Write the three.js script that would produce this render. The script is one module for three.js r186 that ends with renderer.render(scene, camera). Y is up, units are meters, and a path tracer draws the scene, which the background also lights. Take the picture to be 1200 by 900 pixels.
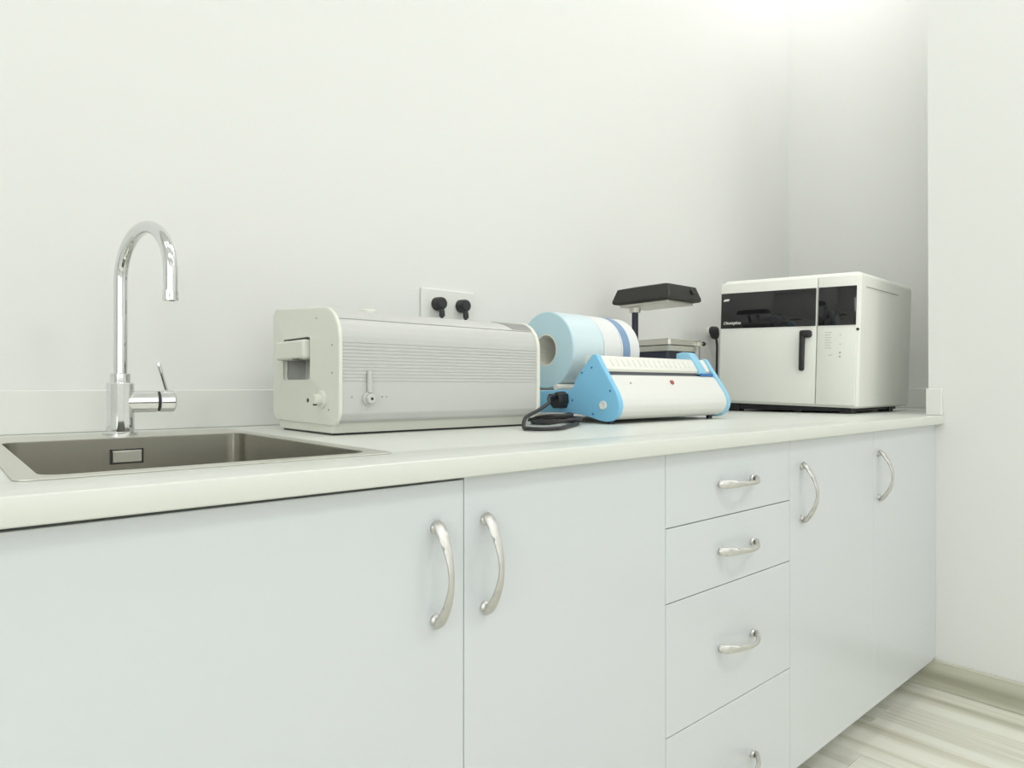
import * as THREE from 'three';
import { RoundedBoxGeometry } from 'three/addons/geometries/RoundedBoxGeometry.js';
import { mergeGeometries, mergeVertices, toCreasedNormals } from 'three/addons/utils/BufferGeometryUtils.js';
import { RectAreaLightUniformsLib } from 'three/addons/lights/RectAreaLightUniformsLib.js';
import { FontLoader } from 'three/addons/loaders/FontLoader.js';
import { TextGeometry } from 'three/addons/geometries/TextGeometry.js';

// ---------------------------------------------------------------- camera, light, exposure
const EYE = 0.94;                                   // camera height above the floor
const scene = new THREE.Scene();
scene.background = new THREE.Color(0x000000);
const camera = new THREE.PerspectiveCamera(2 * Math.atan(450 / 780) * 180 / Math.PI, 1200 / 900, 0.05, 30);
camera.position.set(0, EYE, 0);
camera.rotation.order = 'YXZ';
camera.rotation.set(0.2267 * Math.PI / 180, -41 * Math.PI / 180, 0);
scene.add(camera);
const renderer = new THREE.WebGLRenderer({ antialias: true });
renderer.toneMapping = THREE.LinearToneMapping;
renderer.toneMappingExposure = 0.675;
renderer.shadowMap.enabled = true;
RectAreaLightUniformsLib.init();
const LIGHT_COLOUR = new THREE.Color().setRGB(1.0, 0.985, 0.99);     // unseen ceiling panels added for even light
const FILL_COLOUR = new THREE.Color().setRGB(0.97, 0.985, 1.0);       // daylight from the added frosted windows
const FILL_POWER = [0.5, 4.6];                                        // added facing window, added side window
const LIGHT_SPOTS = [[-0.9, -0.2, 4.5, 'above the sink end of the worktop'], [0.5, -0.2, 2.5, 'above the sink and autoclave'], [1.8, -0.4, 8, 'above the drawers'],
  [-0.9, 1.3, 4, 'by the added side window'], [0.5, 1.3, 10, 'in the middle by the added facing window'], [1.8, 1.3, 22, 'by the bright right wall'], [2.73, -1.13, 7, 'inside the recess, to brighten it over the steriliser']];  // x, z, power, place of the added panels
const CEILING_Y = 3.35;

// ---------------------------------------------------------------- helpers
let seed = 20240611;
const rnd = () => { seed = (seed * 1664525 + 1013904223) >>> 0; return seed / 4294967296; };
const taken = new Map();
function numbered(name) {
  const n = taken.get(name) || 0; taken.set(name, n + 1);
  return n ? `${name}_${String(n).padStart(3, '0')}` : name;
}
function shade(m) { m.castShadow = true; m.receiveShadow = true; return m; }
// a thing: a Group standing at its base point; parts are given in room coordinates
function thing(name, label, category, [x, y, z], group) {
  const g = new THREE.Group(); g.name = numbered(name); g.position.set(x, y, z);
  g.userData = { label, category }; if (group) g.userData.group = group;
  scene.add(g); return g;
}
function origin(o) { const v = new THREE.Vector3(); let p = o; while (p && p !== scene) { v.add(p.position); p = p.parent; } return v; }
function part(parent, name, geo, material, label) {
  const g = Array.isArray(geo) ? merge(geo) : geo;
  const o = origin(parent); g.translate(-o.x, -o.y, -o.z);
  const m = shade(new THREE.Mesh(g, material)); m.name = name; parent.add(m);
  if (label) m.userData.label = label;
  return m;
}
function structure(name, geo, material, label, category) {
  const m = shade(new THREE.Mesh(Array.isArray(geo) ? merge(geo) : geo, material));
  m.name = name; m.userData = { kind: 'structure', label, category }; scene.add(m); return m;
}
function merge(list) {
  const l = list.map(g => { let q = g.index ? g.toNonIndexed() : g; for (const k of Object.keys(q.attributes)) if (!['position', 'normal', 'uv'].includes(k)) q.deleteAttribute(k);
    if (!q.attributes.uv) q.setAttribute('uv', new THREE.Float32BufferAttribute(new Float32Array(q.attributes.position.count * 2), 2)); return q; });
  return l.length === 1 ? l[0] : mergeGeometries(l);
}
// box from corner to corner
function box(x0, x1, y0, y1, z0, z1, r = 0) {
  const w = x1 - x0, h = y1 - y0, d = z1 - z0;
  const g = r > 0 ? new RoundedBoxGeometry(w, h, d, 3, Math.min(r, w / 2.01, h / 2.01, d / 2.01)) : new THREE.BoxGeometry(w, h, d);
  g.translate((x0 + x1) / 2, (y0 + y1) / 2, (z0 + z1) / 2); return g;
}
const V = (x, y, z) => new THREE.Vector3(x, y, z);
function cyl(a, b, r0, r1 = r0, seg = 28) {
  const d = new THREE.Vector3().subVectors(b, a); const L = d.length();
  const g = new THREE.CylinderGeometry(r1, r0, L, seg, 1);
  g.applyQuaternion(new THREE.Quaternion().setFromUnitVectors(V(0, 1, 0), d.normalize()));
  g.translate((a.x + b.x) / 2, (a.y + b.y) / 2, (a.z + b.z) / 2); return g;
}
// turned body: profile [radius, along] about the axis from a in direction dir
function turned(profile, a, dir, seg = 40) {
  const g = new THREE.LatheGeometry(profile.map(p => new THREE.Vector2(Math.max(p[0], 0), p[1])), seg);
  g.applyQuaternion(new THREE.Quaternion().setFromUnitVectors(V(0, 1, 0), dir.clone().normalize()));
  g.translate(a.x, a.y, a.z); return toCreasedNormals(g, 0.6);
}
function tube(points, r, n = 80, seg = 12) { return new THREE.TubeGeometry(new THREE.CatmullRomCurve3(points), n, r, seg, false); }
// outline given as [z, y] points, drawn out along x from x0 to x1
function drawnOut(outline, x0, x1, bevel = 0, holes = []) {
  const s = new THREE.Shape(outline.map(p => new THREE.Vector2(-p[0], p[1])));
  for (const h of holes) s.holes.push(new THREE.Path(h.map(p => new THREE.Vector2(-p[0], p[1]))));
  const g = new THREE.ExtrudeGeometry(s, { depth: x1 - x0 - 2 * bevel, bevelEnabled: bevel > 0, bevelThickness: bevel, bevelSize: bevel, bevelOffset: -bevel, bevelSegments: 3, curveSegments: 8 });
  g.rotateY(Math.PI / 2); g.translate(x0 + bevel, 0, 0); return toCreasedNormals(g, 0.5);
}
// outline given as [x, z] points, drawn up from y0 to y1
function drawnUp(outline, y0, y1, bevel = 0, holes = []) {
  const s = new THREE.Shape(outline.map(p => new THREE.Vector2(p[0], -p[1])));
  for (const h of holes) s.holes.push(new THREE.Path(h.map(p => new THREE.Vector2(p[0], -p[1]))));
  const g = new THREE.ExtrudeGeometry(s, { depth: y1 - y0 - 2 * bevel, bevelEnabled: bevel > 0, bevelThickness: bevel, bevelSize: bevel, bevelOffset: -bevel, bevelSegments: 3, curveSegments: 8 });
  g.rotateX(-Math.PI / 2); g.translate(0, y0 + bevel, 0); return toCreasedNormals(g, 0.5);
}
// rounded rectangle outline in any two axes, r may be one radius or [00, 10, 11, 01]
function roundRect(u0, u1, v0, v1, r, n = 8) {
  const rr = Array.isArray(r) ? r : [r, r, r, r]; const out = [];
  const c = [[u0 + rr[0], v0 + rr[0], rr[0], 180], [u1 - rr[1], v0 + rr[1], rr[1], 270], [u1 - rr[2], v1 - rr[2], rr[2], 0], [u0 + rr[3], v1 - rr[3], rr[3], 90]];
  for (const [cu, cv, q, a0] of c) for (let i = 0; i <= n; i++) { const a = (a0 + 90 * i / n) * Math.PI / 180; out.push([cu + q * Math.cos(a), cv + q * Math.sin(a)]); }
  return out;
}
// skin through rings of equal point count; caps at both ends when asked
function skin(rings, capStart = true, capEnd = true, crease = 0.6) {
  const n = rings[0].length, pos = [], idx = [];
  for (const r of rings) for (const p of r) pos.push(p[0], p[1], p[2]);
  for (let k = 0; k < rings.length - 1; k++) for (let i = 0; i < n; i++) {
    const a = k * n + i, b = k * n + (i + 1) % n; idx.push(a, b, a + n, b, b + n, a + n);
  }
  const cap = (k, flip) => { const c = [0, 0, 0]; for (const p of rings[k]) for (let j = 0; j < 3; j++) c[j] += p[j] / n; const ci = pos.length / 3; pos.push(...c);
    for (let i = 0; i < n; i++) { const a = k * n + i, b = k * n + (i + 1) % n; flip ? idx.push(ci, b, a) : idx.push(ci, a, b); } };
  if (capStart) cap(0, true); if (capEnd) cap(rings.length - 1, false);
  const g = new THREE.BufferGeometry(); g.setAttribute('position', new THREE.Float32BufferAttribute(pos, 3)); g.setIndex(idx);
  g.setAttribute('uv', new THREE.Float32BufferAttribute(new Float32Array(pos.length / 3 * 2), 2));
  g.computeVertexNormals(); return toCreasedNormals(g, crease);
}
const smooth = (pts, n) => new THREE.CatmullRomCurve3(pts.map(p => V(p[0], p[1], 0)), false, 'centripetal').getPoints(n).map(p => [p.x, p.y]);

// ---------------------------------------------------------------- textures and materials
function noiseTexture(w, h, fn, srgb) {
  const d = new Uint8Array(w * h * 4);
  for (let y = 0; y < h; y++) for (let x = 0; x < w; x++) { const c = fn(x / w, y / h); const i = (y * w + x) * 4; d[i] = c[0]; d[i + 1] = c[1]; d[i + 2] = c[2]; d[i + 3] = 255; }
  const t = new THREE.DataTexture(d, w, h); t.magFilter = THREE.LinearFilter; t.minFilter = THREE.LinearMipmapLinearFilter; t.generateMipmaps = true;
  t.wrapS = t.wrapT = THREE.RepeatWrapping; if (srgb) t.colorSpace = THREE.SRGBColorSpace; t.needsUpdate = true; return t;
}
const LAT = 64, lattice = Array.from({ length: LAT * LAT }, () => rnd());
function vnoise(x, y, px, py) {           // periodic value noise
  const xi = Math.floor(x), yi = Math.floor(y), fx = x - xi, fy = y - yi, s = t => t * t * (3 - 2 * t);
  const L = (a, b) => lattice[((((b % py) + py) % py) % LAT) * LAT + ((((a % px) + px) % px) % LAT)];
  const u = s(fx), v = s(fy);
  return (L(xi, yi) * (1 - u) + L(xi + 1, yi) * u) * (1 - v) + (L(xi, yi + 1) * (1 - u) + L(xi + 1, yi + 1) * u) * v;
}
const clamp = (x, a = 0, b = 1) => Math.min(b, Math.max(a, x));
const woodTex = noiseTexture(512, 512, (u, v) => {       // grain runs along v
  const wob = vnoise(u * 4, v * 3, 4, 3) * 0.06;
  const g1 = vnoise((u + wob) * 10, v * 2, 10, 2), g2 = vnoise((u + wob) * 34, v * 3, 34, 3), g3 = vnoise(u * 60, v * 8, 60, 8);
  const k = clamp(0.72 * g1 + 0.2 * g2 + 0.12 * g3), d = Math.pow(clamp((k - 0.42) * 1.9), 1.4);
  return [240 - 62 * d, 239 - 63 * d, 226 - 72 * d];
}, true);
const paintBump = noiseTexture(256, 256, (u, v) => { const k = 0.5 * vnoise(u * 40, v * 40, 40, 40) + 0.5 * vnoise(u * 62, v * 62, 62, 62); const c = 255 * k; return [c, c, c]; });
const brushedRough = noiseTexture(256, 256, (u, v) => { const k = 0.5 * vnoise(u * 60, v * 6, 60, 6) + 0.5 * vnoise(u * 12, v * 12, 12, 12); const c = 110 + 80 * k; return [c, c, c]; });
const std = (o) => new THREE.MeshStandardMaterial(o);
const phys = (o) => new THREE.MeshPhysicalMaterial(o);
const rgb = (r, g, b) => new THREE.Color().setRGB(r, g, b);
const paintTex = paintBump.clone(); paintTex.repeat.set(8, 8); paintTex.needsUpdate = true;
const M = {
  wall: std({ color: rgb(0.82, 0.83, 0.80), roughness: 0.8, bumpMap: paintTex, bumpScale: 0.00008 }),
  ceiling: std({ color: rgb(0.86, 0.86, 0.83), roughness: 0.9 }),
  worktop: std({ color: rgb(0.71, 0.74, 0.685), roughness: 0.32 }),
  upstand: std({ color: rgb(0.80, 0.815, 0.77), roughness: 0.4 }),
  gloss: phys({ color: rgb(0.665, 0.705, 0.72), roughness: 0.35, clearcoat: 0.6, clearcoatRoughness: 0.12 }),
  carcass: std({ color: rgb(0.76, 0.78, 0.76), roughness: 0.5 }),
  nickel: std({ color: rgb(0.64, 0.635, 0.61), metalness: 1, roughness: 0.45 }),
  steel: std({ color: rgb(0.55, 0.54, 0.48), metalness: 1, roughness: 0.42, roughnessMap: brushedRough }),
  steelRim: std({ color: rgb(0.66, 0.66, 0.60), metalness: 1, roughness: 0.36 }),
  chrome: std({ color: rgb(0.74, 0.75, 0.76), metalness: 1, roughness: 0.05 }),
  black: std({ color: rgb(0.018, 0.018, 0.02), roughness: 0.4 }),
  blackSoft: std({ color: rgb(0.03, 0.03, 0.032), roughness: 0.55 }),
  blackMetal: std({ color: rgb(0.028, 0.027, 0.024), roughness: 0.55 }),
  blackGlass: phys({ color: rgb(0.012, 0.012, 0.014), roughness: 0.06, ior: 1.55 }),
  autoCap: std({ color: rgb(0.79, 0.81, 0.725), roughness: 0.42 }),
  autoBody: std({ color: rgb(0.58, 0.59, 0.565), roughness: 0.36, metalness: 0.0 }),
  autoGrey: std({ color: rgb(0.30, 0.30, 0.29), roughness: 0.45 }),
  slot: std({ color: rgb(0.13, 0.14, 0.16), roughness: 0.5 }),
  white: std({ color: rgb(0.80, 0.81, 0.765), roughness: 0.38 }),
  whiteWarm: std({ color: rgb(0.85, 0.85, 0.77), roughness: 0.42 }),
  blue: std({ color: rgb(0.25, 0.61, 0.88), roughness: 0.4 }),
  blueLight: std({ color: rgb(0.32, 0.64, 0.84), roughness: 0.4 }),
  blueDeep: std({ color: rgb(0.05, 0.20, 0.50), roughness: 0.4 }),
  paperBlue: std({ color: rgb(0.57, 0.79, 0.87), roughness: 0.55 }),
  paperFilm: std({ color: rgb(0.66, 0.81, 0.85), roughness: 0.3 }),
  paperWhite: std({ color: rgb(0.80, 0.83, 0.82), roughness: 0.5 }),
  paperBand: std({ color: rgb(0.22, 0.35, 0.55), roughness: 0.45 }),
  red: std({ color: rgb(0.42, 0.10, 0.09), roughness: 0.35 }),
  printGrey: std({ color: rgb(0.45, 0.47, 0.45), roughness: 0.6 }),
  printWhite: std({ color: rgb(0.85, 0.85, 0.80), roughness: 0.6 }),
  sterBody: std({ color: rgb(0.87, 0.885, 0.82), roughness: 0.36 }),
  tray: std({ color: rgb(0.62, 0.61, 0.55), metalness: 0.9, roughness: 0.35 }),
  navy: std({ color: rgb(0.018, 0.022, 0.045), roughness: 0.45 }),
  underlay: std({ color: rgb(0.35, 0.34, 0.30), roughness: 0.9 }),
  glowPane: std({ color: rgb(0.8, 0.8, 0.8), emissive: FILL_COLOUR, emissiveIntensity: 0.4, roughness: 0.6 }),  // glowing panes of the added windows
  diffuser: std({ color: rgb(0.9, 0.9, 0.9), emissive: LIGHT_COLOUR, emissiveIntensity: 1.5, roughness: 0.6 }),  // glowing faces of the added ceiling panels
};
const woods = [0, 1, 2, 3, 4].map(i => { const t = woodTex.clone(); t.offset.set(0.19 * i, 0.37 * i); t.needsUpdate = true; return std({ map: t, roughness: 0.42, color: [rgb(0.98, 0.99, 0.99), rgb(0.93, 0.94, 0.94), rgb(1, 1, 1), rgb(0.96, 0.97, 0.97), rgb(0.90, 0.91, 0.91)][i] }); });

// ---------------------------------------------------------------- the room
const XL = -1.9, XR = 2.366, XN = 3.1, ZB = -1.54, ZF = 2.4, ZP = -0.722;
const TOP = EYE - 0.0893, UNDER = EYE - 0.1165;      // worktop upper and lower face
const ZW = -0.68, ZD = -0.70;                        // worktop edge, door faces
const DOOR_BOTTOM = EYE - 0.843, DOOR_TOP = EYE - 0.1185;
{
  const floor = structure('floor', box(XL - 0.1, XN + 0.1, -0.12, -0.009, ZB - 0.1, ZF + 0.1), M.underlay, 'pale grey oak laminate floor', 'floor');
  const W = 0.19, L = 1.2, gap = 0.0012; let col = 0;
  const shared = {};
  for (let x = XR - 0.002; x > XL + 0.01; x -= W, col++) {
    const x0 = Math.max(x - W + gap, XL); let z = ZF - 0.002 + ((col * 0.43) % 1.0) * 0; let first = 0.35 + ((col * 0.47) % 1) * 0.85;
    while (z > ZB + 0.02) {
      const len = Math.min(first || L, z - ZB); first = 0; const key = `${(x - x0).toFixed(3)}_${len.toFixed(3)}`;
      if (!shared[key]) {
        const w = x - x0, l = len - gap, g = new RoundedBoxGeometry(w, 0.009, l, 1, 0.0008);
        const p = g.attributes.position, uv = g.attributes.uv; for (let i = 0; i < p.count; i++) uv.setXY(i, p.getX(i) / 0.38 + 0.5, p.getZ(i) / 1.1 + 0.5);
        shared[key] = g;
      }
      const m = shade(new THREE.Mesh(shared[key], woods[Math.floor(rnd() * 5)])); m.name = 'plank'; m.position.set((x + x0) / 2, -0.0045, z - len / 2); floor.add(m);
      z -= len;
    }
  }
}
structure('ceiling', box(XL - 0.1, XN + 0.1, CEILING_Y, CEILING_Y + 0.12, ZB - 0.1, ZF + 0.1), M.ceiling, 'plain white ceiling', 'ceiling');
structure('wall_back', box(XL - 0.1, XN + 0.1, -0.12, CEILING_Y, ZB - 0.1, ZB), M.wall, 'off-white painted wall behind the worktop', 'wall');
const WL = { a: 0.25, b: 2.2, y0: 0.95, y1: 2.45 }, WF = { a: -1.3, b: 1.5, y0: 0.95, y1: 2.45 };   // openings for the added windows
structure('wall_left', [box(XL - 0.1, XL, -0.12, WL.y0, ZB, ZF), box(XL - 0.1, XL, WL.y1, CEILING_Y, ZB, ZF), box(XL - 0.1, XL, WL.y0, WL.y1, ZB, WL.a), box(XL - 0.1, XL, WL.y0, WL.y1, WL.b, ZF)], M.wall, 'off-white painted side wall past the sink', 'wall');
structure('wall_front', [box(XL - 0.1, XN + 0.1, -0.12, WF.y0, ZF, ZF + 0.1), box(XL - 0.1, XN + 0.1, WF.y1, CEILING_Y, ZF, ZF + 0.1), box(XL - 0.1, WF.a, WF.y0, WF.y1, ZF, ZF + 0.1), box(WF.b, XN + 0.1, WF.y0, WF.y1, ZF, ZF + 0.1)], M.wall, 'off-white painted wall facing the worktop', 'wall');
structure('wall_right', box(XR, XN + 0.1, -0.12, CEILING_Y, ZP, ZF), M.wall, 'bright off-white wall where the worktop ends', 'wall');
structure('wall_recess', box(XN, XN + 0.1, -0.12, CEILING_Y, ZB, ZP), M.wall, 'off-white wall of the recess behind the steriliser', 'wall');
{
  const g = box(XR - 0.014, XR, 0.0, 0.088, ZD - 0.109, ZF, 0.003); const p = g.attributes.position, uv = g.attributes.uv;
  for (let i = 0; i < p.count; i++) uv.setXY(i, p.getY(i) / 0.38 + 0.2, p.getZ(i) / 1.1);
  structure('baseboard_right', g, std({ map: woods[4].map, roughness: 0.45, color: rgb(0.74, 0.75, 0.71) }), 'pale oak skirting board along the right wall', 'skirting board');
}

// unseen frosted windows added to bring soft daylight in
function addedWindow(name, label, a, b, y0, y1, place, turn, power) {
  const g = new THREE.Group(); g.name = name; g.userData = { kind: 'structure', label, category: 'window' }; g.position.copy(place); g.rotation.y = turn; scene.add(g);
  const add = (n, geo, m) => { const o = shade(new THREE.Mesh(geo, m)); o.name = n; g.add(o); };
  const w = b - a, h = y1 - y0, f = 0.045;                  // local: centre of the opening, z into the room
  add('window_frame', merge([box(-w / 2, w / 2, -h / 2, -h / 2 + f, -0.07, -0.02), box(-w / 2, w / 2, h / 2 - f, h / 2, -0.07, -0.02), box(-w / 2, -w / 2 + f, -h / 2 + f, h / 2 - f, -0.07, -0.02), box(w / 2 - f, w / 2, -h / 2 + f, h / 2 - f, -0.07, -0.02), box(-f / 2, f / 2, -h / 2 + f, h / 2 - f, -0.07, -0.02)]), M.white);
  for (const s of [-1, 1]) add('pane', box(s < 0 ? -w / 2 + f : f / 2, s < 0 ? -f / 2 : w / 2 - f, -h / 2 + f, h / 2 - f, -0.052, -0.044), M.glowPane);
  const l = new THREE.RectAreaLight(FILL_COLOUR, power, w - 2 * f, h - 2 * f); l.name = 'added_daylight'; l.position.set(0, 0, -0.015); l.rotation.y = Math.PI; g.add(l);  // area light added just inside the panes as soft fill
}
addedWindow('window_1', 'unseen frosted window added as fill light in the wall facing the worktop', WF.a, WF.b, WF.y0, WF.y1, V((WF.a + WF.b) / 2, (WF.y0 + WF.y1) / 2, ZF), Math.PI, FILL_POWER[0]);
addedWindow('window_2', 'unseen frosted window added as fill light in the side wall past the sink', WL.a, WL.b, WL.y0, WL.y1, V(XL, (WL.y0 + WL.y1) / 2, (WL.a + WL.b) / 2), Math.PI / 2, FILL_POWER[1]);

// unseen ceiling panels added for the soft light; the recess one is made up
for (const [x, z, power, where] of LIGHT_SPOTS) {
  const t = thing('added_ceiling_light', `unseen square flat light panel added to the ceiling ${where}`, 'ceiling light', [x, CEILING_Y, z], 'added ceiling panels');
  part(t, 'frame', [box(x - 0.31, x + 0.31, CEILING_Y - 0.012, CEILING_Y, z - 0.31, z - 0.298), box(x - 0.31, x + 0.31, CEILING_Y - 0.012, CEILING_Y, z + 0.298, z + 0.31),
    box(x - 0.31, x - 0.298, CEILING_Y - 0.012, CEILING_Y, z - 0.298, z + 0.298), box(x + 0.298, x + 0.31, CEILING_Y - 0.012, CEILING_Y, z - 0.298, z + 0.298)], M.white);
  part(t, 'diffuser', box(x - 0.298, x + 0.298, CEILING_Y - 0.008, CEILING_Y - 0.001, z - 0.298, z + 0.298), M.diffuser);
  const l = new THREE.RectAreaLight(LIGHT_COLOUR, power, 0.59, 0.59); l.name = 'panel_light';
  l.position.set(0, -0.014, 0); l.rotation.x = -Math.PI / 2; t.add(l);
}

// ---------------------------------------------------------------- handles
const handleGeo = (() => {             // bow handle, length along x, standing off along z, middle at the origin
  const L = 0.134, rings = [], n = 26, k = 18;
  for (let i = 0; i <= n; i++) {
    const t = i / n, s = Math.sin(Math.PI * t), x = (t - 0.5) * L, z = 0.0045 + 0.032 * Math.pow(s, 0.85);
    const e = Math.abs(2 * t - 1), w = 0.0040 + 0.0058 * Math.pow(e, 1.5), th = 0.0032 + 0.0020 * e;
    const dz = 0.032 * 0.85 * Math.pow(Math.max(s, 0.02), -0.15) * Math.cos(Math.PI * t) * Math.PI / L, q = 1 / Math.hypot(1, dz);
    const nx = -dz * q, nz = q, endk = (i === 0 || i === n) ? 0.5 : (i === 1 || i === n - 1) ? 0.88 : 1, ring = [];
    for (let j = 0; j < k; j++) { const a = 2 * Math.PI * j / k, c = Math.cos(a) * w * endk, d = Math.sin(a) * th * endk; ring.push([x + nx * d, c, Math.max(z + nz * d, 0.0002)]); }
    rings.push(ring);
  }
  const foot = s => turned([[0.0075, 0], [0.0075, 0.004], [0.005, 0.007], [0, 0.007]], V(s * (L / 2 - 0.009), 0, 0), V(0, 0, 1), 20);
  return merge([skin(rings, true, true, 1.2), foot(-1), foot(1)]);
})();
function handle(parent, x, y, turn) {
  const m = shade(new THREE.Mesh(handleGeo, M.nickel)); m.name = 'handle'; const o = origin(parent);
  m.position.set(x - o.x, y - o.y, ZD - o.z); m.rotation.z = turn; m.userData.label = 'satin nickel bow handle'; parent.add(m);
}

// ---------------------------------------------------------------- base cabinets
const ZBK = ZB + 0.02;
function cabinet(label, x0, x1, group) {
  const t = thing('base_cabinet', label, 'cabinet', [(x0 + x1) / 2, 0, -1.1], group);
  const a = x0 + 0.0005, b = x1 - 0.0005, s = 0.016, back = ZBK, front = ZD - 0.021, y0 = DOOR_BOTTOM + 0.002, y1 = UNDER - 0.0015;
  part(t, 'carcass', [box(a, a + s, y0, y1, back, front), box(b - s, b, y0, y1, back, front), box(a + s, b - s, y0, y0 + s, back, front), box(a + s, b - s, y0 + s, y1, back, back + 0.006)], M.carcass);
  part(t, 'plinth', box(a, b, 0, DOOR_BOTTOM - 0.002, ZD - 0.126, ZD - 0.110), M.gloss);
  return t;
}
function door(t, x0, x1, hx, yTop = DOOR_TOP) {
  const d = part(t, 'door', box(x0 + 0.0006, x1 - 0.0006, DOOR_BOTTOM, yTop, ZD - 0.019, ZD, 0.001), M.gloss);
  if (hx !== undefined) handle(d, hx, EYE - 0.2365, Math.PI / 2);
  return d;
}
const X = [-0.68, -0.075, 0.525, 0.963, 1.412, 1.872, 2.33];
{
  const a = cabinet('white gloss base cabinet past the sink, left of the sink cabinet', X[0], X[1]); door(a, X[0], X[1], X[0] + 0.05);
  const b = cabinet('wide white gloss sink cabinet with one plain door under the basin', X[1], X[2]); door(b, X[1], X[2], 0.479, DOOR_TOP - 0.0034);
  const c = cabinet('white gloss one-door cabinet between sink cabinet and drawers', X[2], X[3]); door(c, X[2], X[3], 0.559);
  const d = cabinet('white gloss drawer cabinet with four drawers', X[3], X[4]);
  const ys = [DOOR_TOP, EYE - 0.2485, EYE - 0.3805, EYE - 0.614, DOOR_BOTTOM], hy = [EYE - 0.1855, EYE - 0.3135, EYE - 0.498, EYE - 0.742];
  for (let i = 0; i < 4; i++) {
    const f = part(d, 'drawer', box(X[3] + 0.0006, X[4] - 0.0008, ys[i + 1] + (i < 3 ? 0.0008 : 0), ys[i] - (i ? 0.0008 : 0), ZD - 0.019, ZD, 0.001), M.gloss);
    handle(f, 1.192, hy[i], 0);
  }
  const e = cabinet('white gloss two-door cabinet between the drawers and the wall', X[4], X[6]); door(e, X[4], X[5], 1.466); door(e, X[5], X[6], 1.902);
  part(e, 'filler_strip', [box(X[6] + 0.0006, XR - 0.0005, DOOR_BOTTOM, DOOR_TOP, ZD - 0.022, ZD - 0.003, 0.001), box(X[6], XR - 0.015, 0.0, DOOR_BOTTOM - 0.002, ZD - 0.126, ZD - 0.110)], M.gloss);
}

// ---------------------------------------------------------------- worktop with upstands
const SINK = { x0: 0.056, x1: 0.466, z0: -1.445, z1: -0.772, bx0: 0.078, bx1: 0.441, bz0: -1.302, bz1: -0.797 };
{
  const t = thing('worktop', 'long off-white worktop with low upstand running over the cabinets', 'worktop', [1, UNDER, -1.1]);
  const xl = X[0] - 0.01;
  part(t, 'slab', drawnUp([[xl, ZW], [XR - 0.001, ZW], [XR - 0.001, ZP - 0.001], [XN - 0.001, ZP - 0.001], [XN - 0.001, ZB + 0.001], [xl, ZB + 0.001]], UNDER, TOP, 0.0035,
    [roundRect(SINK.x0 + 0.012, SINK.x1 - 0.012, SINK.z0 + 0.012, SINK.z1 - 0.012, 0.02)]), M.worktop);
  const h = EYE - 0.006;
  part(t, 'upstand', box(xl, XN - 0.02, TOP, h, ZB + 0.001, ZB + 0.015, 0.003), M.upstand);
  part(t, 'upstand', box(XR - 0.0125, XR - 0.001, TOP, h, ZP - 0.004, ZW - 0.002, 0.003), M.upstand);
  part(t, 'upstand', box(XN - 0.015, XN - 0.001, TOP, h, ZB + 0.016, ZP - 0.01, 0.003), M.upstand);
}

// ---------------------------------------------------------------- sink
{
  const t = thing('sink', 'brushed steel inset sink let into the worktop', 'sink', [0.26, TOP, -1.1]);
  const { x0, x1, z0, z1, bx0, bx1, bz0, bz1 } = SINK, yT = TOP + 0.0016, D = 0.175, r = 0.024;
  const ring = (a, b, c, d, q, y) => roundRect(a, b, c, d, q, 7).map(p => [p[0], y, p[1]]);
  part(t, 'rim', drawnUp(roundRect(x0, x1, z0, z1, 0.016), TOP + 0.0001, yT, 0.0006, [roundRect(bx0, bx1, bz0, bz1, r)]), M.steelRim, 'flat steel rim and tap ledge');
  const s = 0.0012, yb = yT - D, R = 0.014, rings = [];
  rings.push(ring(bx0 + 0.02, bx1 - 0.02, bz0 + 0.02, bz1 - 0.02, r, yb - s));
  rings.push(ring(bx0 - s, bx1 + s, bz0 - s, bz1 + s, r, yb + R));
  rings.push(ring(bx0 - s, bx1 + s, bz0 - s, bz1 + s, r, yT - 0.0012));
  rings.push(ring(bx0 + 0.0002, bx1 - 0.0002, bz0 + 0.0002, bz1 - 0.0002, r, yT - 0.0008));
  for (let i = 0; i <= 6; i++) { const a = i / 6 * Math.PI / 2, d = R * (1 - Math.cos(a)); rings.push(ring(bx0 + d, bx1 - d, bz0 + d, bz1 - d, r, yb + R - R * Math.sin(a))); }
  part(t, 'basin', skin(rings, true, true, 0.7), M.steel, 'deep brushed steel basin');
  const cx = (bx0 + bx1) / 2, cz = (bz0 + bz1) / 2;
  part(t, 'drain', turned([[0.045, 0], [0.045, 0.002], [0.038, 0.003], [0.03, 0.001], [0.012, 0.001], [0.01, 0.006], [0, 0.007]], V(cx, yb + 0.0004, cz), V(0, 1, 0)), M.chrome);
  const oy0 = EYE - 0.132, oy1 = EYE - 0.107, ox0 = 0.227, ox1 = 0.277;
  const o = part(t, 'overflow', [box(ox0, ox1, oy0, oy0 + 0.0018, bz0, bz0 + 0.0045), box(ox0, ox1, oy1 - 0.0018, oy1, bz0, bz0 + 0.0045), box(ox0, ox0 + 0.0018, oy0, oy1, bz0, bz0 + 0.0045), box(ox1 - 0.0018, ox1, oy0, oy1, bz0, bz0 + 0.0045)], M.black, 'dark gap frame of the overflow');
  part(o, 'overflow_plate', box(ox0 + 0.003, ox1 - 0.003, oy0 + 0.003, oy1 - 0.003, bz0, bz0 + 0.006, 0.001), M.steelRim, 'rectangular steel overflow cover');
}

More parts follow.
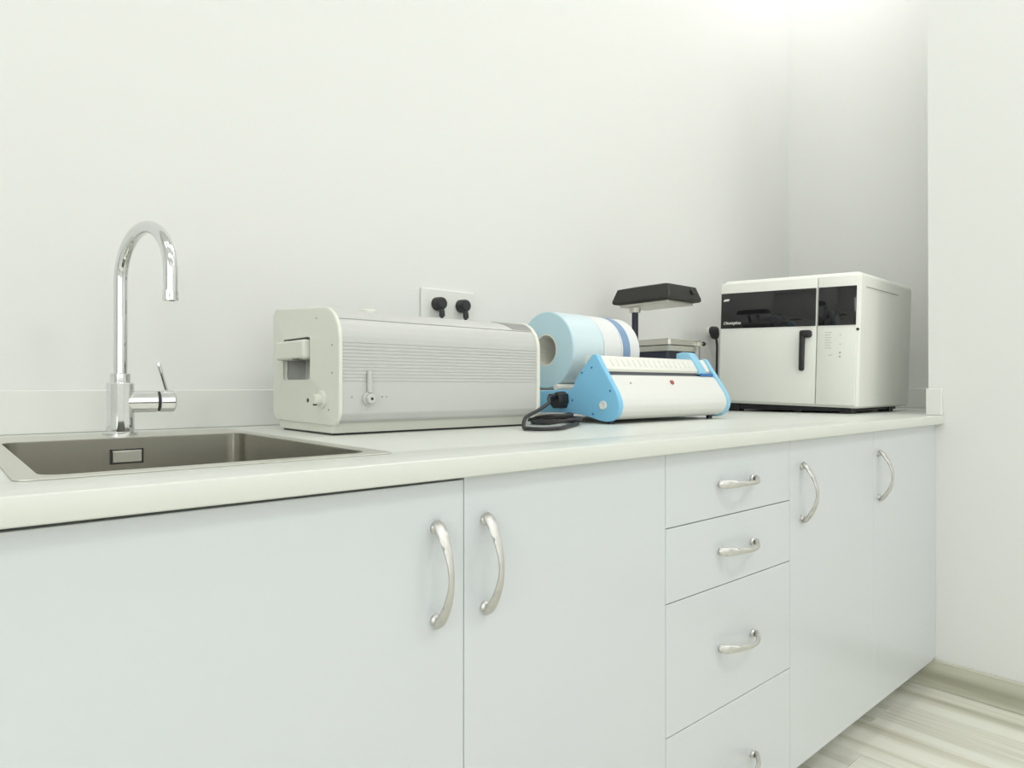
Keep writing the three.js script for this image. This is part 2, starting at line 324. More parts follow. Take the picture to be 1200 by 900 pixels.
// ---------------------------------------------------------------- tap
{
  const fx = 0.2575, fz = -1.385, y0 = TOP + 0.0016;
  const t = thing('kitchen_tap', 'tall chrome mixer tap with swan neck spout behind the sink', 'tap', [fx, y0, fz]);
  const up = V(0, 1, 0);
  part(t, 'base_flange', turned([[0, 0], [0.028, 0], [0.028, 0.0045], [0.0265, 0.006], [0, 0.006]], V(fx, y0, fz), up), M.chrome);
  const yA = EYE + 0.007, yC = EYE + 0.024;
  part(t, 'body', turned([[0, 0.006], [0.0225, 0.006], [0.0225, yA - y0 - 0.002], [0.0205, yA - y0], [0.0165, yA - y0 + 0.0005], [0.0165, yC - y0 - 0.001], [0.0155, yC - y0], [0, yC - y0]], V(fx, y0, fz), up), M.chrome);
  const dir = V(0.040, 0, 0.165).normalize(), Rs = 0.088, yS = EYE + 0.19, pts = [];
  const P = (s, y) => V(fx + dir.x * s, y, fz + dir.z * s);
  for (let i = 0; i <= 6; i++) pts.push(P(0, yC - 0.004 + (yS - yC + 0.004) * i / 6));
  for (let i = 1; i <= 24; i++) { const a = Math.PI * (1 - i / 24); pts.push(P(Rs + Rs * Math.cos(a), yS + Rs * Math.sin(a))); }
  for (let i = 1; i <= 3; i++) pts.push(P(2 * Rs, yS - 0.042 * i / 3));
  part(t, 'spout', tube(pts, 0.0112, 160, 24), M.chrome);
  const e = P(2 * Rs, yS - 0.042);
  part(t, 'aerator', turned([[0.0113, -0.012], [0.0119, -0.012], [0.0119, 0.004], [0.0105, 0.004], [0.0095, 0.002], [0, 0.002]], V(e.x, e.y, e.z), V(0, -1, 0)), M.chrome);
  const hy = EYE - 0.0275, ax = V(1, 0, 0);
  part(t, 'cartridge_housing', turned([[0, 0], [0.0205, 0], [0.0205, 0.0525], [0.0195, 0.0535], [0, 0.0535]], V(fx + 0.006, hy, fz), ax), M.chrome);
  part(t, 'seal_ring', turned([[0, 0], [0.0188, 0], [0.0188, 0.0045], [0, 0.0045]], V(fx + 0.0595, hy, fz), ax), M.black, 'black joint ring');
  const cap = part(t, 'handle_cap', turned([[0, 0], [0.0195, 0], [0.0205, 0.001], [0.0205, 0.0235], [0.0185, 0.026], [0, 0.0262]], V(fx + 0.064, hy, fz), ax), M.chrome);
  part(cap, 'lever', turned([[0, 0], [0.0032, 0], [0.0028, 0.03], [0.0036, 0.048], [0.0036, 0.054], [0.002, 0.0575], [0, 0.058]], V(fx + 0.077, hy + 0.018, fz), V(-0.28, 1, 0.05), 18), M.chrome, 'thin lever rising from the cap');
}

// ---------------------------------------------------------------- cassette autoclave
{
  const t = thing('cassette_autoclave', 'grey-white bench autoclave with ribbed side and drawer handle next to the sink', 'autoclave', [0.79, TOP, -1.24]);
  const xa = 0.54, xb = 1.03;
  const arc = (cz, cy, r, a0, a1, n = 10) => Array.from({ length: n + 1 }, (_, i) => { const a = (a0 + (a1 - a0) * i / n) * Math.PI / 180; return [cz + r * Math.cos(a), EYE + cy + r * Math.sin(a)]; });
  // outline in the z, y plane, from the lower back round to the front; d shrinks it
  const outline = (d, ribs) => {
    const q = [...arc(-1.365, -0.045, 0.024 - d, 180, 270, 5), ...arc(-1.117, -0.041, 0.030 - d, 270, 360, 8)];
    if (ribs) { const n = 13, y0 = 0.004, y1 = 0.086, p = (y1 - y0) / n;
      for (let i = 0; i < n; i++) { const y = EYE + y0 + p * i, z = -1.087 - d; q.push([z, y + 0.0001], [z, y + p * 0.58], [z - 0.0011, y + p * 0.68], [z - 0.0011, y + p * 0.92]); } }
    if (ribs) { const pt = (a, r) => [-1.152 + r * Math.cos(a * Math.PI / 180), EYE + 0.082 + r * Math.sin(a * Math.PI / 180)];     // lid joint groove
      q.push(...arc(-1.152, 0.082, 0.065 - d, 0, 41, 8), pt(41.5, 0.0632 - d), pt(43, 0.0632 - d), ...arc(-1.152, 0.082, 0.0655 - d, 43.6, 86, 8)); }
    else q.push(...arc(-1.152, 0.082, 0.065 - d, 0, 86, 14));
    q.push( ...arc(-1.371, 0.144, 0.018 - d, 94, 180, 6));
    return q;
  };
  const hole = roundRect(-1.338, -1.203, EYE + 0.010, EYE + 0.099, 0.012, 5);
  part(t, 'end_cap', drawnOut(outline(0), xa, xa + 0.0085, 0.0035, [hole]), M.autoCap, 'cream front cap with rounded corners');
  part(t, 'housing', [drawnOut(outline(0.004, true), xa + 0.0087, xa + 0.05, 0, [hole]), drawnOut(outline(0.004, true), xa + 0.05, xb - 0.0102)], M.autoBody, 'light grey ribbed housing');
  part(t, 'rear_cap', drawnOut(outline(0), xb - 0.010, xb, 0.003), M.autoCap);
  part(t, 'recess_liner', box(xa + 0.0485, xa + 0.0495, EYE + 0.0105, EYE + 0.0985, -1.3375, -1.2035), M.autoCap, 'cream back of the grip recess');
  const hd = part(t, 'drawer_handle', box(xa - 0.013, xa + 0.022, EYE + 0.053, EYE + 0.0905, -1.345, -1.211, 0.006), M.autoCap, 'thick cream grip of the cassette');
  part(hd, 'latch_slot', box(xa - 0.012, xa - 0.002, EYE + 0.0525, EYE + 0.0535, -1.262, -1.235), M.black);
  part(t, 'base', drawnOut([[-1.368, TOP + 0.004], [-1.128, TOP + 0.004], [-1.118, EYE - 0.064], [-1.37, EYE - 0.062]], xa + 0.006, xb - 0.004, 0.002), M.autoCap, 'low set-back base');
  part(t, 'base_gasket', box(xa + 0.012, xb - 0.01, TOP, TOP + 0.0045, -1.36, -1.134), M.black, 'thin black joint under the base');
  // front knob with collar, key hole and screws on the cap
  const kn = part(t, 'filler_knob', turned([[0, 0], [0.0165, 0], [0.0165, 0.003], [0.014, 0.005], [0.0095, 0.005], [0.0095, 0.016], [0.008, 0.018], [0, 0.018]], V(xa, EYE - 0.023, -1.152), V(-1, 0, 0)), M.autoCap, 'small round knob with collar');
  part(kn, 'knob_notch', box(xa - 0.017, xa - 0.012, EYE - 0.0345, EYE - 0.0315, -1.156, -1.149), M.blackSoft);
  part(t, 'key_hole', turned([[0, 0], [0.004, 0], [0.004, 0.0008], [0, 0.0008]], V(xa, EYE - 0.026, -1.215), V(-1, 0, 0), 16), M.blackSoft);
  for (const [z, y] of [[-1.114, 0.075], [-1.114, 0.025], [-1.127, -0.042], [-1.178, 0.128]]) part(t, 'screw', turned([[0, 0], [0.0018, 0], [0.0018, 0.0006], [0, 0.0006]], V(xa, EYE + y, z), V(-1, 0, 0), 10), M.autoGrey);
  // side valve with lever
  const zf = -1.0908;
  const vk = part(t, 'drain_valve', turned([[0, 0], [0.0125, 0], [0.0125, 0.004], [0.009, 0.005], [0.009, 0.013], [0.0075, 0.0145], [0, 0.0145]], V(0.600, EYE - 0.022, zf), V(0, 0, 1)), M.autoBody, 'round valve button on the ribbed side');
  part(vk, 'valve_hole', turned([[0, 0], [0.0027, 0], [0.0027, 0.0005], [0, 0.0005]], V(0.600, EYE - 0.022, zf + 0.0146), V(0, 0, 1), 14), M.blackSoft);
  part(t, 'valve_lever', box(0.5965, 0.6055, EYE - 0.012, EYE + 0.029, zf, zf + 0.007, 0.0025), M.autoBody, 'short grey lever above the valve');
  for (const x of [0.567, 0.629, 0.638]) part(t, 'screw', turned([[0, 0], [0.0015, 0], [0.0015, 0.0006], [0, 0.0006]], V(x, EYE - 0.019, zf), V(0, 0, 1), 10), M.autoGrey);
  // grey pad let into the upper corner, and the low vent cap on the lid
  {
    const rings = [], n = 8; for (let i = 0; i <= n; i++) { const f = i / n, a = (46 + 40 * f) * Math.PI / 180, xs = 0.966 - 0.030 * f, xe = xb - 0.0105, c = Math.cos(a), s = Math.sin(a), z = r => -1.152 + r * c, y = r => EYE + 0.082 + r * s;
      rings.push([[xs, y(0.059), z(0.059)], [xs, y(0.0625), z(0.0625)], [xe, y(0.0625), z(0.0625)], [xe, y(0.059), z(0.059)]]); }
    part(t, 'corner_pad', skin(rings, true, true, 0.5), M.autoGrey, 'dark grey pad on the upper rear corner');
  }
  part(t, 'vent_cap', turned([[0, 0], [0.016, 0], [0.016, 0.007], [0.013, 0.0095], [0, 0.0095]], V(0.688, EYE + 0.1525, -1.25), V(0, 1, 0.07)), M.autoCap);
}

// ---------------------------------------------------------------- wall sockets and plugs
{
  const t = thing('wall_socket', 'white double wall socket above the ribbed autoclave', 'socket', [1.105, EYE + 0.235, ZB]);
  part(t, 'cover_plate', box(1.004, 1.185, EYE + 0.188, EYE + 0.272, ZB, ZB + 0.009, 0.004), M.upstand);
  for (const x of [1.053, 1.135]) part(t, 'socket_well', turned([[0.0215, 0], [0.0215, 0.002], [0.0195, 0.0025], [0.0195, 0.0005], [0, 0.0005]], V(x, EYE + 0.229, ZB + 0.009), V(0, 0, 1)), M.whiteWarm);
}
function plug(x, label) {
  const y = EYE + 0.229, z = ZB + 0.0115, t = thing('power_plug', label, 'plug', [x, y, z]);
  part(t, 'plug_body', turned([[0, 0], [0.0185, 0], [0.0185, 0.006], [0.0175, 0.02], [0.0165, 0.026], [0.013, 0.030], [0, 0.031]], V(x, y, z), V(0, 0, 1)), M.blackSoft);
  part(t, 'cord', [tube([V(x, y - 0.006, z + 0.018), V(x + 0.002, y - 0.026, z + 0.021), V(x + 0.003, y - 0.07, z + 0.016), V(x + 0.004, y - 0.16, z + 0.012), V(x + 0.006, TOP + 0.02, z + 0.03), V(x - 0.02, TOP + 0.0058, z + 0.06), V(x - 0.06, TOP + 0.0058, z + 0.075)], 0.0042, 60, 8), tube([V(x, y - 0.008, z + 0.018), V(x + 0.002, y - 0.024, z + 0.021), V(x + 0.0025, y - 0.036, z + 0.021)], 0.008, 10, 10)], M.blackSoft);
}
plug(1.053, 'black power plug in the white socket, on the sink side');
plug(1.135, 'black power plug in the white socket, on the paper roll side');

// ---------------------------------------------------------------- pouch sealing machine
const SX0 = 1.2, SX1 = 1.68;
{
  const t = thing('pouch_sealer', 'white pouch sealing machine with sky blue side panels', 'sealing machine', [1.44, TOP, -1.15]);
  const E0 = p => [p[0], EYE + p[1]];
  const lobe = smooth([[-1.0715, 0.0755], [-1.056, 0.052], [-1.028, 0.012], [-1.0065, -0.022], [-1.0005, -0.046], [-1.008, -0.067], [-1.028, -0.081], [-1.053, -0.083], [-1.09, -0.0755], [-1.13, -0.068], [-1.19, -0.066]], 40);
  const crown = [[-1.1365, 0.026], [-1.0905, 0.0745], [-1.0855, 0.078], [-1.0775, 0.0785]];
  const side = [...lobe, [-1.385, -0.069], [-1.385, -0.010], [-1.26, -0.010], [-1.165, -0.007], [-1.152, -0.002], ...crown].map(E0);
  const left = part(t, 'side_panel', drawnOut(side, SX0, SX0 + 0.016, 0.004), M.blue, 'sky blue side panel with rounded nose');
  part(t, 'side_panel', drawnOut(side, SX1 - 0.016, SX1, 0.004), M.blueLight, 'sky blue side panel with rounded nose');
  const face = smooth([[-1.083, 0.028], [-1.0465, 0.0262], [-1.028, 0.004], [-1.0105, -0.022], [-1.0045, -0.046], [-1.0125, -0.066], [-1.032, -0.078], [-1.06, -0.079]], 30);
  part(t, 'housing', drawnOut([...face, [-1.16, -0.064], [-1.375, -0.064], [-1.375, -0.04], [-1.15, -0.03], [-1.135, 0.02], [-1.12, 0.028]].map(E0), SX0 + 0.0165, SX1 - 0.0165), M.white, 'smooth white front housing');
  const xm = 1.603, xc = 1.652;
  const bar = [[-1.128, 0.037], [-1.059, 0.037], [-1.0565, 0.043], [-1.074, 0.072], [-1.080, 0.0755], [-1.12, 0.075], [-1.128, 0.07]].map(E0);
  const pb = part(t, 'pressing_bar', drawnOut(bar, SX0 + 0.02, xm, 0.002), M.whiteWarm, 'white pressing bar with raised scale');
  { // raised ticks on the sloping face of the bar
    const g = [], n = 16, a = Math.atan2(0.072 - 0.043, -1.074 + 1.0565);
    for (let i = 0; i < n; i++) { const b = new RoundedBoxGeometry(0.006, 0.003, 0.020, 1, 0.001); b.rotateX(Math.atan2(0.029, 0.0175)); b.translate(SX0 + 0.05 + i * 0.0215, EYE + 0.0595, -1.0662); g.push(b); }
    const m = part(pb, 'scale_ticks', g, M.white); m.userData.kind = 'stuff';
  }
  part(t, 'bar_gap', box(SX0 + 0.018, xc + 0.006, EYE + 0.0275, EYE + 0.0368, -1.12, -1.063), M.slot, 'dark grey strip in the gap under the bar');  // dark grey box fills the slot below the bar
  const cl = [[-1.130, 0.034], [-1.051, 0.034], [-1.0525, 0.046], [-1.077, 0.082], [-1.088, 0.095], [-1.110, 0.098], [-1.130, 0.094]].map(E0);
  part(t, 'cutter_slide', drawnOut(cl, xm + 0.001, xm + 0.033, 0.003), M.blueLight, 'sky blue cutter slide on the bar');
  part(t, 'bar_end', drawnOut(bar, xm + 0.0342, SX1 - 0.0175, 0.002), M.whiteWarm);
  part(t, 'blue_strip', box(xm + 0.002, SX1 - 0.0168, EYE + 0.029, EYE + 0.0365, -1.053, -1.0475, 0.001), M.blueDeep, 'deep blue strip below the cutter');
  // controls on the front and knob on the side
  const ny = V(0, 0.62, 1);
  part(t, 'red_button', turned([[0, 0], [0.0065, 0], [0.0065, 0.003], [0.0045, 0.0045], [0, 0.005]], V(1.447, EYE + 0.0105, -1.0325), ny, 20), M.red, 'dark red lamp');
  part(t, 'lamp_lens', turned([[0, 0], [0.003, 0], [0.0025, 0.0015], [0, 0.002]], V(1.278, EYE + 0.0085, -1.031), ny, 14), M.printGrey);
  part(left, 'side_knob', turned([[0, 0], [0.0105, 0], [0.0105, 0.003], [0.009, 0.0045], [0.0065, 0.0035], [0, 0.003]], V(SX0, EYE - 0.044, -1.05), V(-1, 0, 0)), M.whiteWarm, 'white round plug');
  for (const [z, y] of [[-1.119, 0.034], [-1.087, 0.046], [-1.029, -0.010], [-1.151, -0.034], [-1.083, -0.066]]) part(left, 'screw', turned([[0, 0], [0.0028, 0], [0.0028, 0.0008], [0, 0.001]], V(SX0, EYE + y, z), V(-1, 0, 0), 12), M.blueDeep);
  for (const x of [SX0 + 0.014, SX1 - 0.045]) for (const [z, h] of [[-1.048, 0.010], [-1.345, 0.0225]]) part(t, 'foot', cyl(V(x + 0.01, TOP, z), V(x + 0.01, TOP + h, z), 0.0085, 0.0085, 18), M.navy);
  // rollers that carry the pouch reels
  for (const z of [-1.215, -1.325]) part(t, 'roller', cyl(V(SX0 + 0.004, EYE - 0.0012, z), V(SX1 - 0.004, EYE - 0.0012, z), 0.008, 0.008, 18), M.whiteWarm, 'white roller under the reels');
}
function reel(x0, x1, label, paperMat, r, band, wrap) {
  const cy = EYE + 0.0965, cz = -1.27, t = thing('pouch_reel', label, 'reel', [(x0 + x1) / 2, cy - r, cz], 'pouch reels on the sealer rollers');
  const w = x1 - x0, a = V(x0, cy, cz), ax = V(1, 0, 0);
  const body = (s, e, m, name, R = r) => part(t, name, turned([[0.0425, s], [R - 0.0015, s], [R, s + 0.0015], [R, e - 0.0015], [R - 0.0015, e], [0.0425, e], [0.0425, s]], a, ax, 72), m);
  if (band) { body(0, w * 0.08, paperMat, 'wound_film'); body(w * 0.08, w * 0.47, M.paperBand, 'blue_band', r + 0.0004); body(w * 0.47, w, paperMat, 'wound_film'); }
  else body(0, w, paperMat, 'wound_film');
  if (wrap) part(t, 'film_wrap', turned([[r, 0.003], [r + 0.0006, 0.003], [r + 0.0006, w - 0.003], [r, w - 0.003]], a, ax, 72), wrap, 'paler outer film');
  part(t, 'core', turned([[0.039, 0], [0.0423, 0], [0.0423, w], [0.039, w], [0.039, 0]], a, ax, 48), M.whiteWarm, 'white cardboard core');
}
reel(1.221, 1.340, 'wide pale blue pouch reel on the sealer rollers', M.paperBlue, 0.1012, false, M.paperFilm);
reel(1.3425, 1.412, 'plain white pouch reel beside the pale blue one', M.paperWhite, 0.1005);
reel(1.4145, 1.492, 'white pouch reel with a slate blue band', M.paperWhite, 0.0995, true);

// ---------------------------------------------------------------- black power cord of the sealer
{
  const t = thing('coiled_power_cable', 'black power cord plugged into the blue side panel and coiled on the worktop', 'power cord', [1.1, TOP, -1.08]);
  const r = 0.0042, yc = TOP + r + 0.0012;
  const pl = part(t, 'connector', skin([0, 0.006, 0.026, 0.031].map((d, i) => { const k = [1, 1, 0.95, 0.8][i]; const c = [-1.183, EYE - 0.033]; return [[-0.021, -0.012], [-0.010, -0.022], [0.013, -0.020], [0.020, -0.004], [0.018, 0.014], [0.004, 0.021], [-0.015, 0.016]].map(p => [SX0 - 0.0005 - d, c[1] + p[1] * k, c[0] + p[0] * k]); }), true, true, 0.5), M.black, 'angled black connector');
  part(t, 'strain_relief', cyl(V(SX0 - 0.014, EYE - 0.026, -1.193), V(1.135, EYE - 0.0235, -1.164), 0.0095, 0.006, 16), M.black);
  const lie = (x, z, k = 0) => V(x, yc + k * 0.0086, z);
  const p = [V(1.142, EYE - 0.0235, -1.167), V(1.105, EYE - 0.027, -1.138), V(1.055, EYE - 0.038, -1.088), V(0.995, EYE - 0.052, -1.058), V(0.945, EYE - 0.066, -1.043), lie(0.915, -1.015), lie(0.900, -0.985), lie(0.905, -0.955), lie(0.945, -0.950), lie(1.02, -0.992), lie(1.105, -1.045),
    lie(1.155, -1.105), lie(1.13, -1.165), lie(1.085, -1.17), lie(1.052, -1.125), lie(1.048, -1.075, 0.2), lie(1.08, -1.045, 1), lie(1.135, -1.06, 1.1), lie(1.165, -1.12, 1), lie(1.14, -1.185, 1), lie(1.09, -1.185, 1), lie(1.06, -1.14, 1.3), lie(1.068, -1.09, 2), lie(1.11, -1.075, 2), lie(1.15, -1.11, 2.1), lie(1.168, -1.18, 1), lie(1.16, -1.25), lie(1.13, -1.31), lie(1.11, -1.36)];
  part(t, 'cable', tube(p, r, 420, 9), M.blackSoft);
}

// ---------------------------------------------------------------- vacuum former
{
  const t = thing('vacuum_former', 'dental vacuum former with black heater head on a post, behind the sealer', 'vacuum former', [1.79, TOP, -1.34]);
  const rect = (x0, x1, z0, z1, y, c) => [[x0 + c, z1], [x1 - c, z1], [x1, z1 - c], [x1, z0 + c], [x1 - c, z0], [x0 + c, z0], [x0, z0 + c], [x0, z1 - c]].map(p => [p[0], EYE + y, p[1]]);
  const lv = (x0, x1, z0, z1, y, d, c = 0.006) => rect(x0 + d, x1 - d, z0 + d, z1 - d, y, c);
  const hx0 = 1.702, hx1 = 1.878, hz0 = -1.455, hz1 = -1.222;
  const hd = part(t, 'heater_head', skin([lv(hx0, hx1, hz0, hz1, 0.272, 0.004), lv(hx0, hx1, hz0, hz1, 0.275, 0), lv(hx0, hx1, hz0, hz1, 0.283, 0), lv(hx0, hx1, hz0, hz1, 0.320, 0.012), lv(hx0, hx1, hz0, hz1, 0.329, 0.048)], true, true, 0.4), M.blackMetal, 'black sloped heater housing');
  part(hd, 'switch', turned([[0, 0], [0.009, 0], [0.009, 0.006], [0.007, 0.008], [0, 0.008]], V(1.828, EYE + 0.302, -1.2275), V(0, 0.3, 1), 18), M.black, 'small black switch');
  part(t, 'heater_plate', box(hx0 + 0.02, hx1 - 0.02, EYE + 0.262, EYE + 0.272, hz0 + 0.02, hz1 - 0.02, 0.002), M.tray, 'grey plate under the head');
  part(t, 'post_collar', cyl(V(1.765, EYE + 0.246, -1.405), V(1.765, EYE + 0.2625, -1.405), 0.017, 0.019), M.tray);
  part(t, 'post', cyl(V(1.765, EYE + 0.10, -1.405), V(1.765, EYE + 0.2465, -1.405), 0.0105, 0.0105, 20), M.navy, 'dark upright post');
  part(t, 'upper_tray', skin([lv(1.702, 1.858, -1.448, -1.222, 0.1305, 0), lv(1.702, 1.858, -1.448, -1.222, 0.147, 0), lv(1.702, 1.858, -1.448, -1.222, 0.149, 0.002)], true, true, 0.4), M.tray, 'silver sheet frame');
  part(t, 'lower_tray', skin([lv(1.702, 1.858, -1.448, -1.222, 0.111, 0.003), lv(1.702, 1.858, -1.448, -1.222, 0.1275, 0.001)], true, true, 0.4), M.tray, 'silver frame below');
  part(t, 'frame_gasket', box(1.71, 1.85, EYE + 0.127, EYE + 0.131, -1.44, -1.23), M.black);
  part(t, 'base', skin([lv(1.704, 1.868, -1.452, -1.228, -0.083, 0), lv(1.704, 1.868, -1.452, -1.228, 0.03, 0.002), lv(1.704, 1.868, -1.452, -1.228, 0.111, 0.006)], true, true, 0.4), M.navy, 'dark motor base');
  part(t, 'clamp_rod', cyl(V(1.852, EYE + 0.085, -1.214), V(1.852, EYE + 0.149, -1.214), 0.0035, 0.0035, 12), M.autoGrey);
  part(t, 'clamp_bracket', box(1.846, 1.858, EYE + 0.128, EYE + 0.142, -1.222, -1.210, 0.001), M.tray);
  const arm = part(t, 'clamp_arm', cyl(V(1.855, EYE + 0.138, -1.216), V(1.872, EYE + 0.138, -1.216), 0.003, 0.003, 10), M.tray);
  part(arm, 'clamp_knob', turned([[0, 0], [0.006, 0.001], [0.008, 0.006], [0.006, 0.011], [0, 0.012]], V(1.871, EYE + 0.138, -1.216), V(1, 0, 0), 18), M.black, 'black ball knob');
  for (const x of [1.718, 1.854]) for (const z of [-1.438, -1.242]) part(t, 'foot', cyl(V(x, TOP, z), V(x, TOP + 0.0065, z), 0.009, 0.009, 16), M.black);
}

// ---------------------------------------------------------------- wall plug behind the steriliser
{
  const zx = ZB + 0.009;
  const s = thing('wall_socket', 'small white wall socket behind the hanging black plug', 'socket', [2.415, EYE + 0.235, ZB]);
  part(s, 'cover_plate', turned([[0, 0], [0.019, 0], [0.019, 0.007], [0.017, 0.009], [0, 0.009]], V(2.418, EYE + 0.226, ZB), V(0, 0, 1)), M.upstand);
  const t = thing('hanging_power_cable', 'black power cord hanging from the wall beside the steriliser', 'power cord', [2.415, EYE + 0.235, zx]);
  part(t, 'plug_body', skin([0, 0.01, 0.026, 0.032].map((d, i) => { const k = [0.9, 1, 0.9, 0.6][i]; return Array.from({ length: 18 }, (_, j) => { const a = 2 * Math.PI * j / 18; const y = Math.sin(a), x = Math.cos(a); return [2.416 + (x * 0.016 + (y < 0 ? -y * 0.012 : 0)) * k, EYE + 0.230 + y * (y < 0 ? 0.036 : 0.018) * k, zx + d]; }); }), true, true, 0.7), M.blackSoft, 'black moulded plug');
  part(t, 'cord', tube([V(2.428, EYE + 0.205, zx + 0.016), V(2.439, EYE + 0.175, zx + 0.014), V(2.445, EYE + 0.12, zx + 0.01), V(2.444, EYE + 0.03, zx + 0.012), V(2.448, EYE - 0.03, zx + 0.03), V(2.45, EYE - 0.066, zx + 0.05), V(2.44, TOP + 0.0062, zx + 0.09), V(2.40, TOP + 0.0062, zx + 0.11), V(2.42, TOP + 0.0062, zx + 0.14), V(2.50, TOP + 0.0062, zx + 0.13)], 0.0048, 120, 9), M.blackSoft);
}

// ---------------------------------------------------------------- steriliser in the recess
const font = await new FontLoader().loadAsync('fonts/droid/droid_sans_bold.typeface.json');
{
  const C = V(2.255, 0, -0.893);                        // foot of the near front edge
  const t = thing('bench_steriliser', 'white bench steriliser with black glass band and black door lever', 'steriliser', [2.46, TOP, -1.13]);
  const fa = 8 * Math.PI / 180, W = 0.468, roll = 1.6 * Math.PI / 180;
  // face coordinates: u to the left along the front (0 at the near edge), v height above the eye, w outward
  const F = (u, v, w = 0) => { const c = Math.cos(roll), s = Math.sin(roll), uu = u * c - (v + 0.07) * s * 1, vv = v + u * s; return V(C.x - Math.sin(fa) * uu - Math.cos(fa) * w, EYE + vv, C.z - Math.cos(fa) * uu + Math.sin(fa) * w); };
  const onFace = g => { const p = g.attributes.position; for (let i = 0; i < p.count; i++) { const q = F(p.getX(i), p.getY(i), p.getZ(i)); p.setXYZ(i, q.x, q.y, q.z); } // mirror u: swap winding
    const n = g.toNonIndexed ? (g.index ? g.toNonIndexed() : g) : g; const a = n.attributes.position; for (let i = 0; i < a.count; i += 3) for (let k = 0; k < 3; k++) { const b = a.array[(i + 1) * 3 + k]; a.array[(i + 1) * 3 + k] = a.array[(i + 2) * 3 + k]; a.array[(i + 2) * 3 + k] = b; }
    n.deleteAttribute('normal'); const m = toCreasedNormals(n, 0.5); return m; };
  const slab = (u0, u1, v0, v1, w0, w1, r = 0) => onFace(box(u0, u1, v0, v1, w0, w1, r));
  const bot = -0.071, top = 0.375, us = 0.129;           // us: seam between door and control column
  const depth = 0.50, sd = V(Math.cos(0.03), 0, -Math.sin(0.03));
  // cabinet body: plan quadrilateral with rounded upper edge, skinned upward
  const plan = (inset, v) => { const a = F(inset, v), b = F(W - inset, v); a.addScaledVector(sd, inset); b.addScaledVector(sd, inset); const c = b.clone().addScaledVector(sd, depth - 2 * inset), d = a.clone().addScaledVector(sd, depth - 2 * inset);
    const rr = 0.012, q = [a, d, c, b], out = []; for (let i = 0; i < 4; i++) { const p = q[i], pr = q[(i + 3) % 4], nx = q[(i + 1) % 4]; const e = p.clone().add(pr.clone().sub(p).setLength(rr)), f = p.clone().add(nx.clone().sub(p).setLength(rr));
      for (let k = 0; k <= 4; k++) { const s = k / 4; out.push(e.clone().multiplyScalar((1 - s) * (1 - s)).addScaledVector(p, 2 * s * (1 - s)).addScaledVector(f, s * s)); } } return out.map(p => [p.x, p.y, p.z]); };
  const push = (ring, w) => ring.map(p => [p[0] + w * Math.cos(fa), p[1], p[2] - w * Math.sin(fa) * 0]);
  const rings = [plan(0.006, bot), plan(0, bot + 0.006), plan(0, top - 0.022)];
  for (let i = 1; i <= 5; i++) { const a = i / 5 * Math.PI / 2; rings.push(plan(0.016 * (1 - Math.cos(a)), top - 0.022 + 0.022 * Math.sin(a))); }
  part(t, 'cabinet_body', skin(rings.map(r => push(r, 0.006)), true, true, 0.5), M.sterBody, 'white painted cabinet');
  const dr = part(t, 'door', slab(us + 0.0012, W - 0.002, bot + 0.008, top - 0.012, -0.012, 0.004, 0.003), M.sterBody, 'white hinged door');
  const cp = part(t, 'control_column', slab(0.006, us - 0.0012, bot + 0.008, top - 0.012, -0.012, 0.004, 0.003), M.sterBody, 'white control column');
  const gp = part(dr, 'glass_band', slab(us + 0.004, W - 0.004, 0.2, 0.3275, 0.003, 0.0062, 0.001), M.blackGlass, 'glossy black band on the door');
  part(cp, 'glass_band', slab(0.009, us - 0.0035, 0.2, 0.3275, 0.003, 0.0062, 0.001), M.blackGlass, 'glossy black display');
  // lever
  part(dr, 'door_lever', [slab(us + 0.033, us + 0.051, 0.048, 0.186, 0.010, 0.026, 0.0075), slab(us + 0.012, us + 0.051, 0.160, 0.186, 0.012, 0.026, 0.0075), slab(us + 0.014, us + 0.030, 0.164, 0.182, 0.003, 0.014, 0.003)], M.black, 'black L-shaped lever');
  // lettering on the band and print on the control column
  const txt = new TextGeometry('Cleanplus', { font, size: 0.0098, depth: 0.0006, curveSegments: 4 });
  txt.applyMatrix4(new THREE.Matrix4().makeShear(0, 0, 0.2, 0, 0, 0)); txt.computeBoundingBox();
  const flipped = (g, u, v, w) => { g.scale(-1, 1, 1); g.translate(u, v, w); const n = g.index ? g.toNonIndexed() : g; const a = n.attributes.position.array; for (let i = 0; i < a.length; i += 9) for (let k = 0; k < 3; k++) { const b = a[i + 3 + k]; a[i + 3 + k] = a[i + 6 + k]; a[i + 6 + k] = b; } return onFace(n); };
  part(dr, 'lettering', flipped(txt, W - 0.014, 0.2145, 0.0062), M.printWhite, 'white maker lettering');
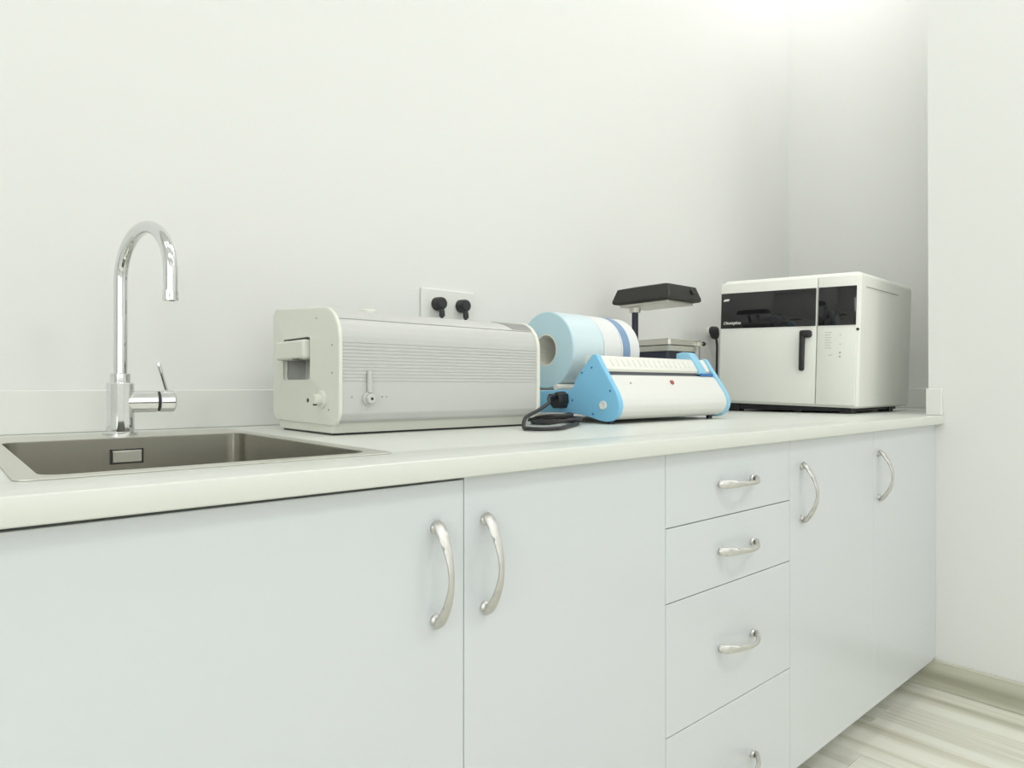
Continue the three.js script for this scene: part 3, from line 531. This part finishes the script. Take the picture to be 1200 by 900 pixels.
  part(dr, 'emblem', [0, 1, 2].map(i => { const g = new THREE.BoxGeometry(0.0062, 0.0075, 0.0006); g.applyMatrix4(new THREE.Matrix4().makeShear(0, 0, 0.35, 0, 0, 0)); return flipped(g, W - 0.0175 - i * 0.0068, 0.303 - (i === 0 ? 0.001 : 0), 0.0066); }), M.printWhite, 'small white emblem');
  const lines = []; for (let i = 0; i < 7; i++) lines.push(slab(us - 0.048 + (i % 2) * 0.004, us - 0.026, 0.176 - i * 0.0085, 0.1774 - i * 0.0085, 0.0038, 0.0043)); lines.push(slab(us - 0.049, us - 0.040, 0.101, 0.103, 0.0038, 0.0043));
  const pr = part(cp, 'printed_list', lines, M.printGrey, 'faint grey printed list'); pr.userData.kind = 'stuff';
  for (const [v, r] of [[0.168, 0.0018], [0.138, 0.0018], [0.110, 0.0032], [0.097, 0.0032]]) { const a = F(us - 0.074, v, 0.004), n = V(-Math.cos(fa), 0, Math.sin(fa)); part(cp, 'indicator', turned([[0, 0], [r, 0], [r, 0.0006], [0, 0.0012]], a, n, 12), M.printGrey); }
  { const a = F(0.004, 0.186, 0.0), n = V(-Math.cos(fa), 0, Math.sin(fa)); part(t, 'key_switch', turned([[0, -0.002], [0.0042, -0.002], [0.0042, 0.005], [0, 0.006]], a, n, 14), M.black, 'tiny black button by the edge'); }
  // long groove along the near side below the lid
  { const a = F(0, 0.328).addScaledVector(sd, 0.05), b = a.clone().addScaledVector(sd, 0.30); a.z += 0.0008; b.z += 0.0008; part(t, 'lid_groove', cyl(a, b, 0.0014, 0.0014, 8), M.printGrey, 'thin lid seam on the side'); }
  { const q = plan(0.03, bot + 0.002).map(p => [p[0], p[1], p[2]]); part(t, 'underside_shade', skin([q.map(p => [p[0], TOP + 0.007, p[2]]), q], true, true, 0.5), M.black, 'black slab standing in for the shade under the body'); }  // black slab added under the body as its painted shadow
  // feet, level on the worktop
  const foot = (u, d, w = 0.02) => { const p = F(u, bot).addScaledVector(sd, d); part(t, 'foot', box(p.x - w, p.x + w, TOP, p.y + 0.0035, p.z - w, p.z + w, 0.002), M.black); };
  foot(0.045, 0.045); foot(0.20, 0.045, 0.014); foot(W - 0.045, 0.045); foot(0.045, 0.40); foot(W - 0.045, 0.40);
}

renderer.render(scene, camera);
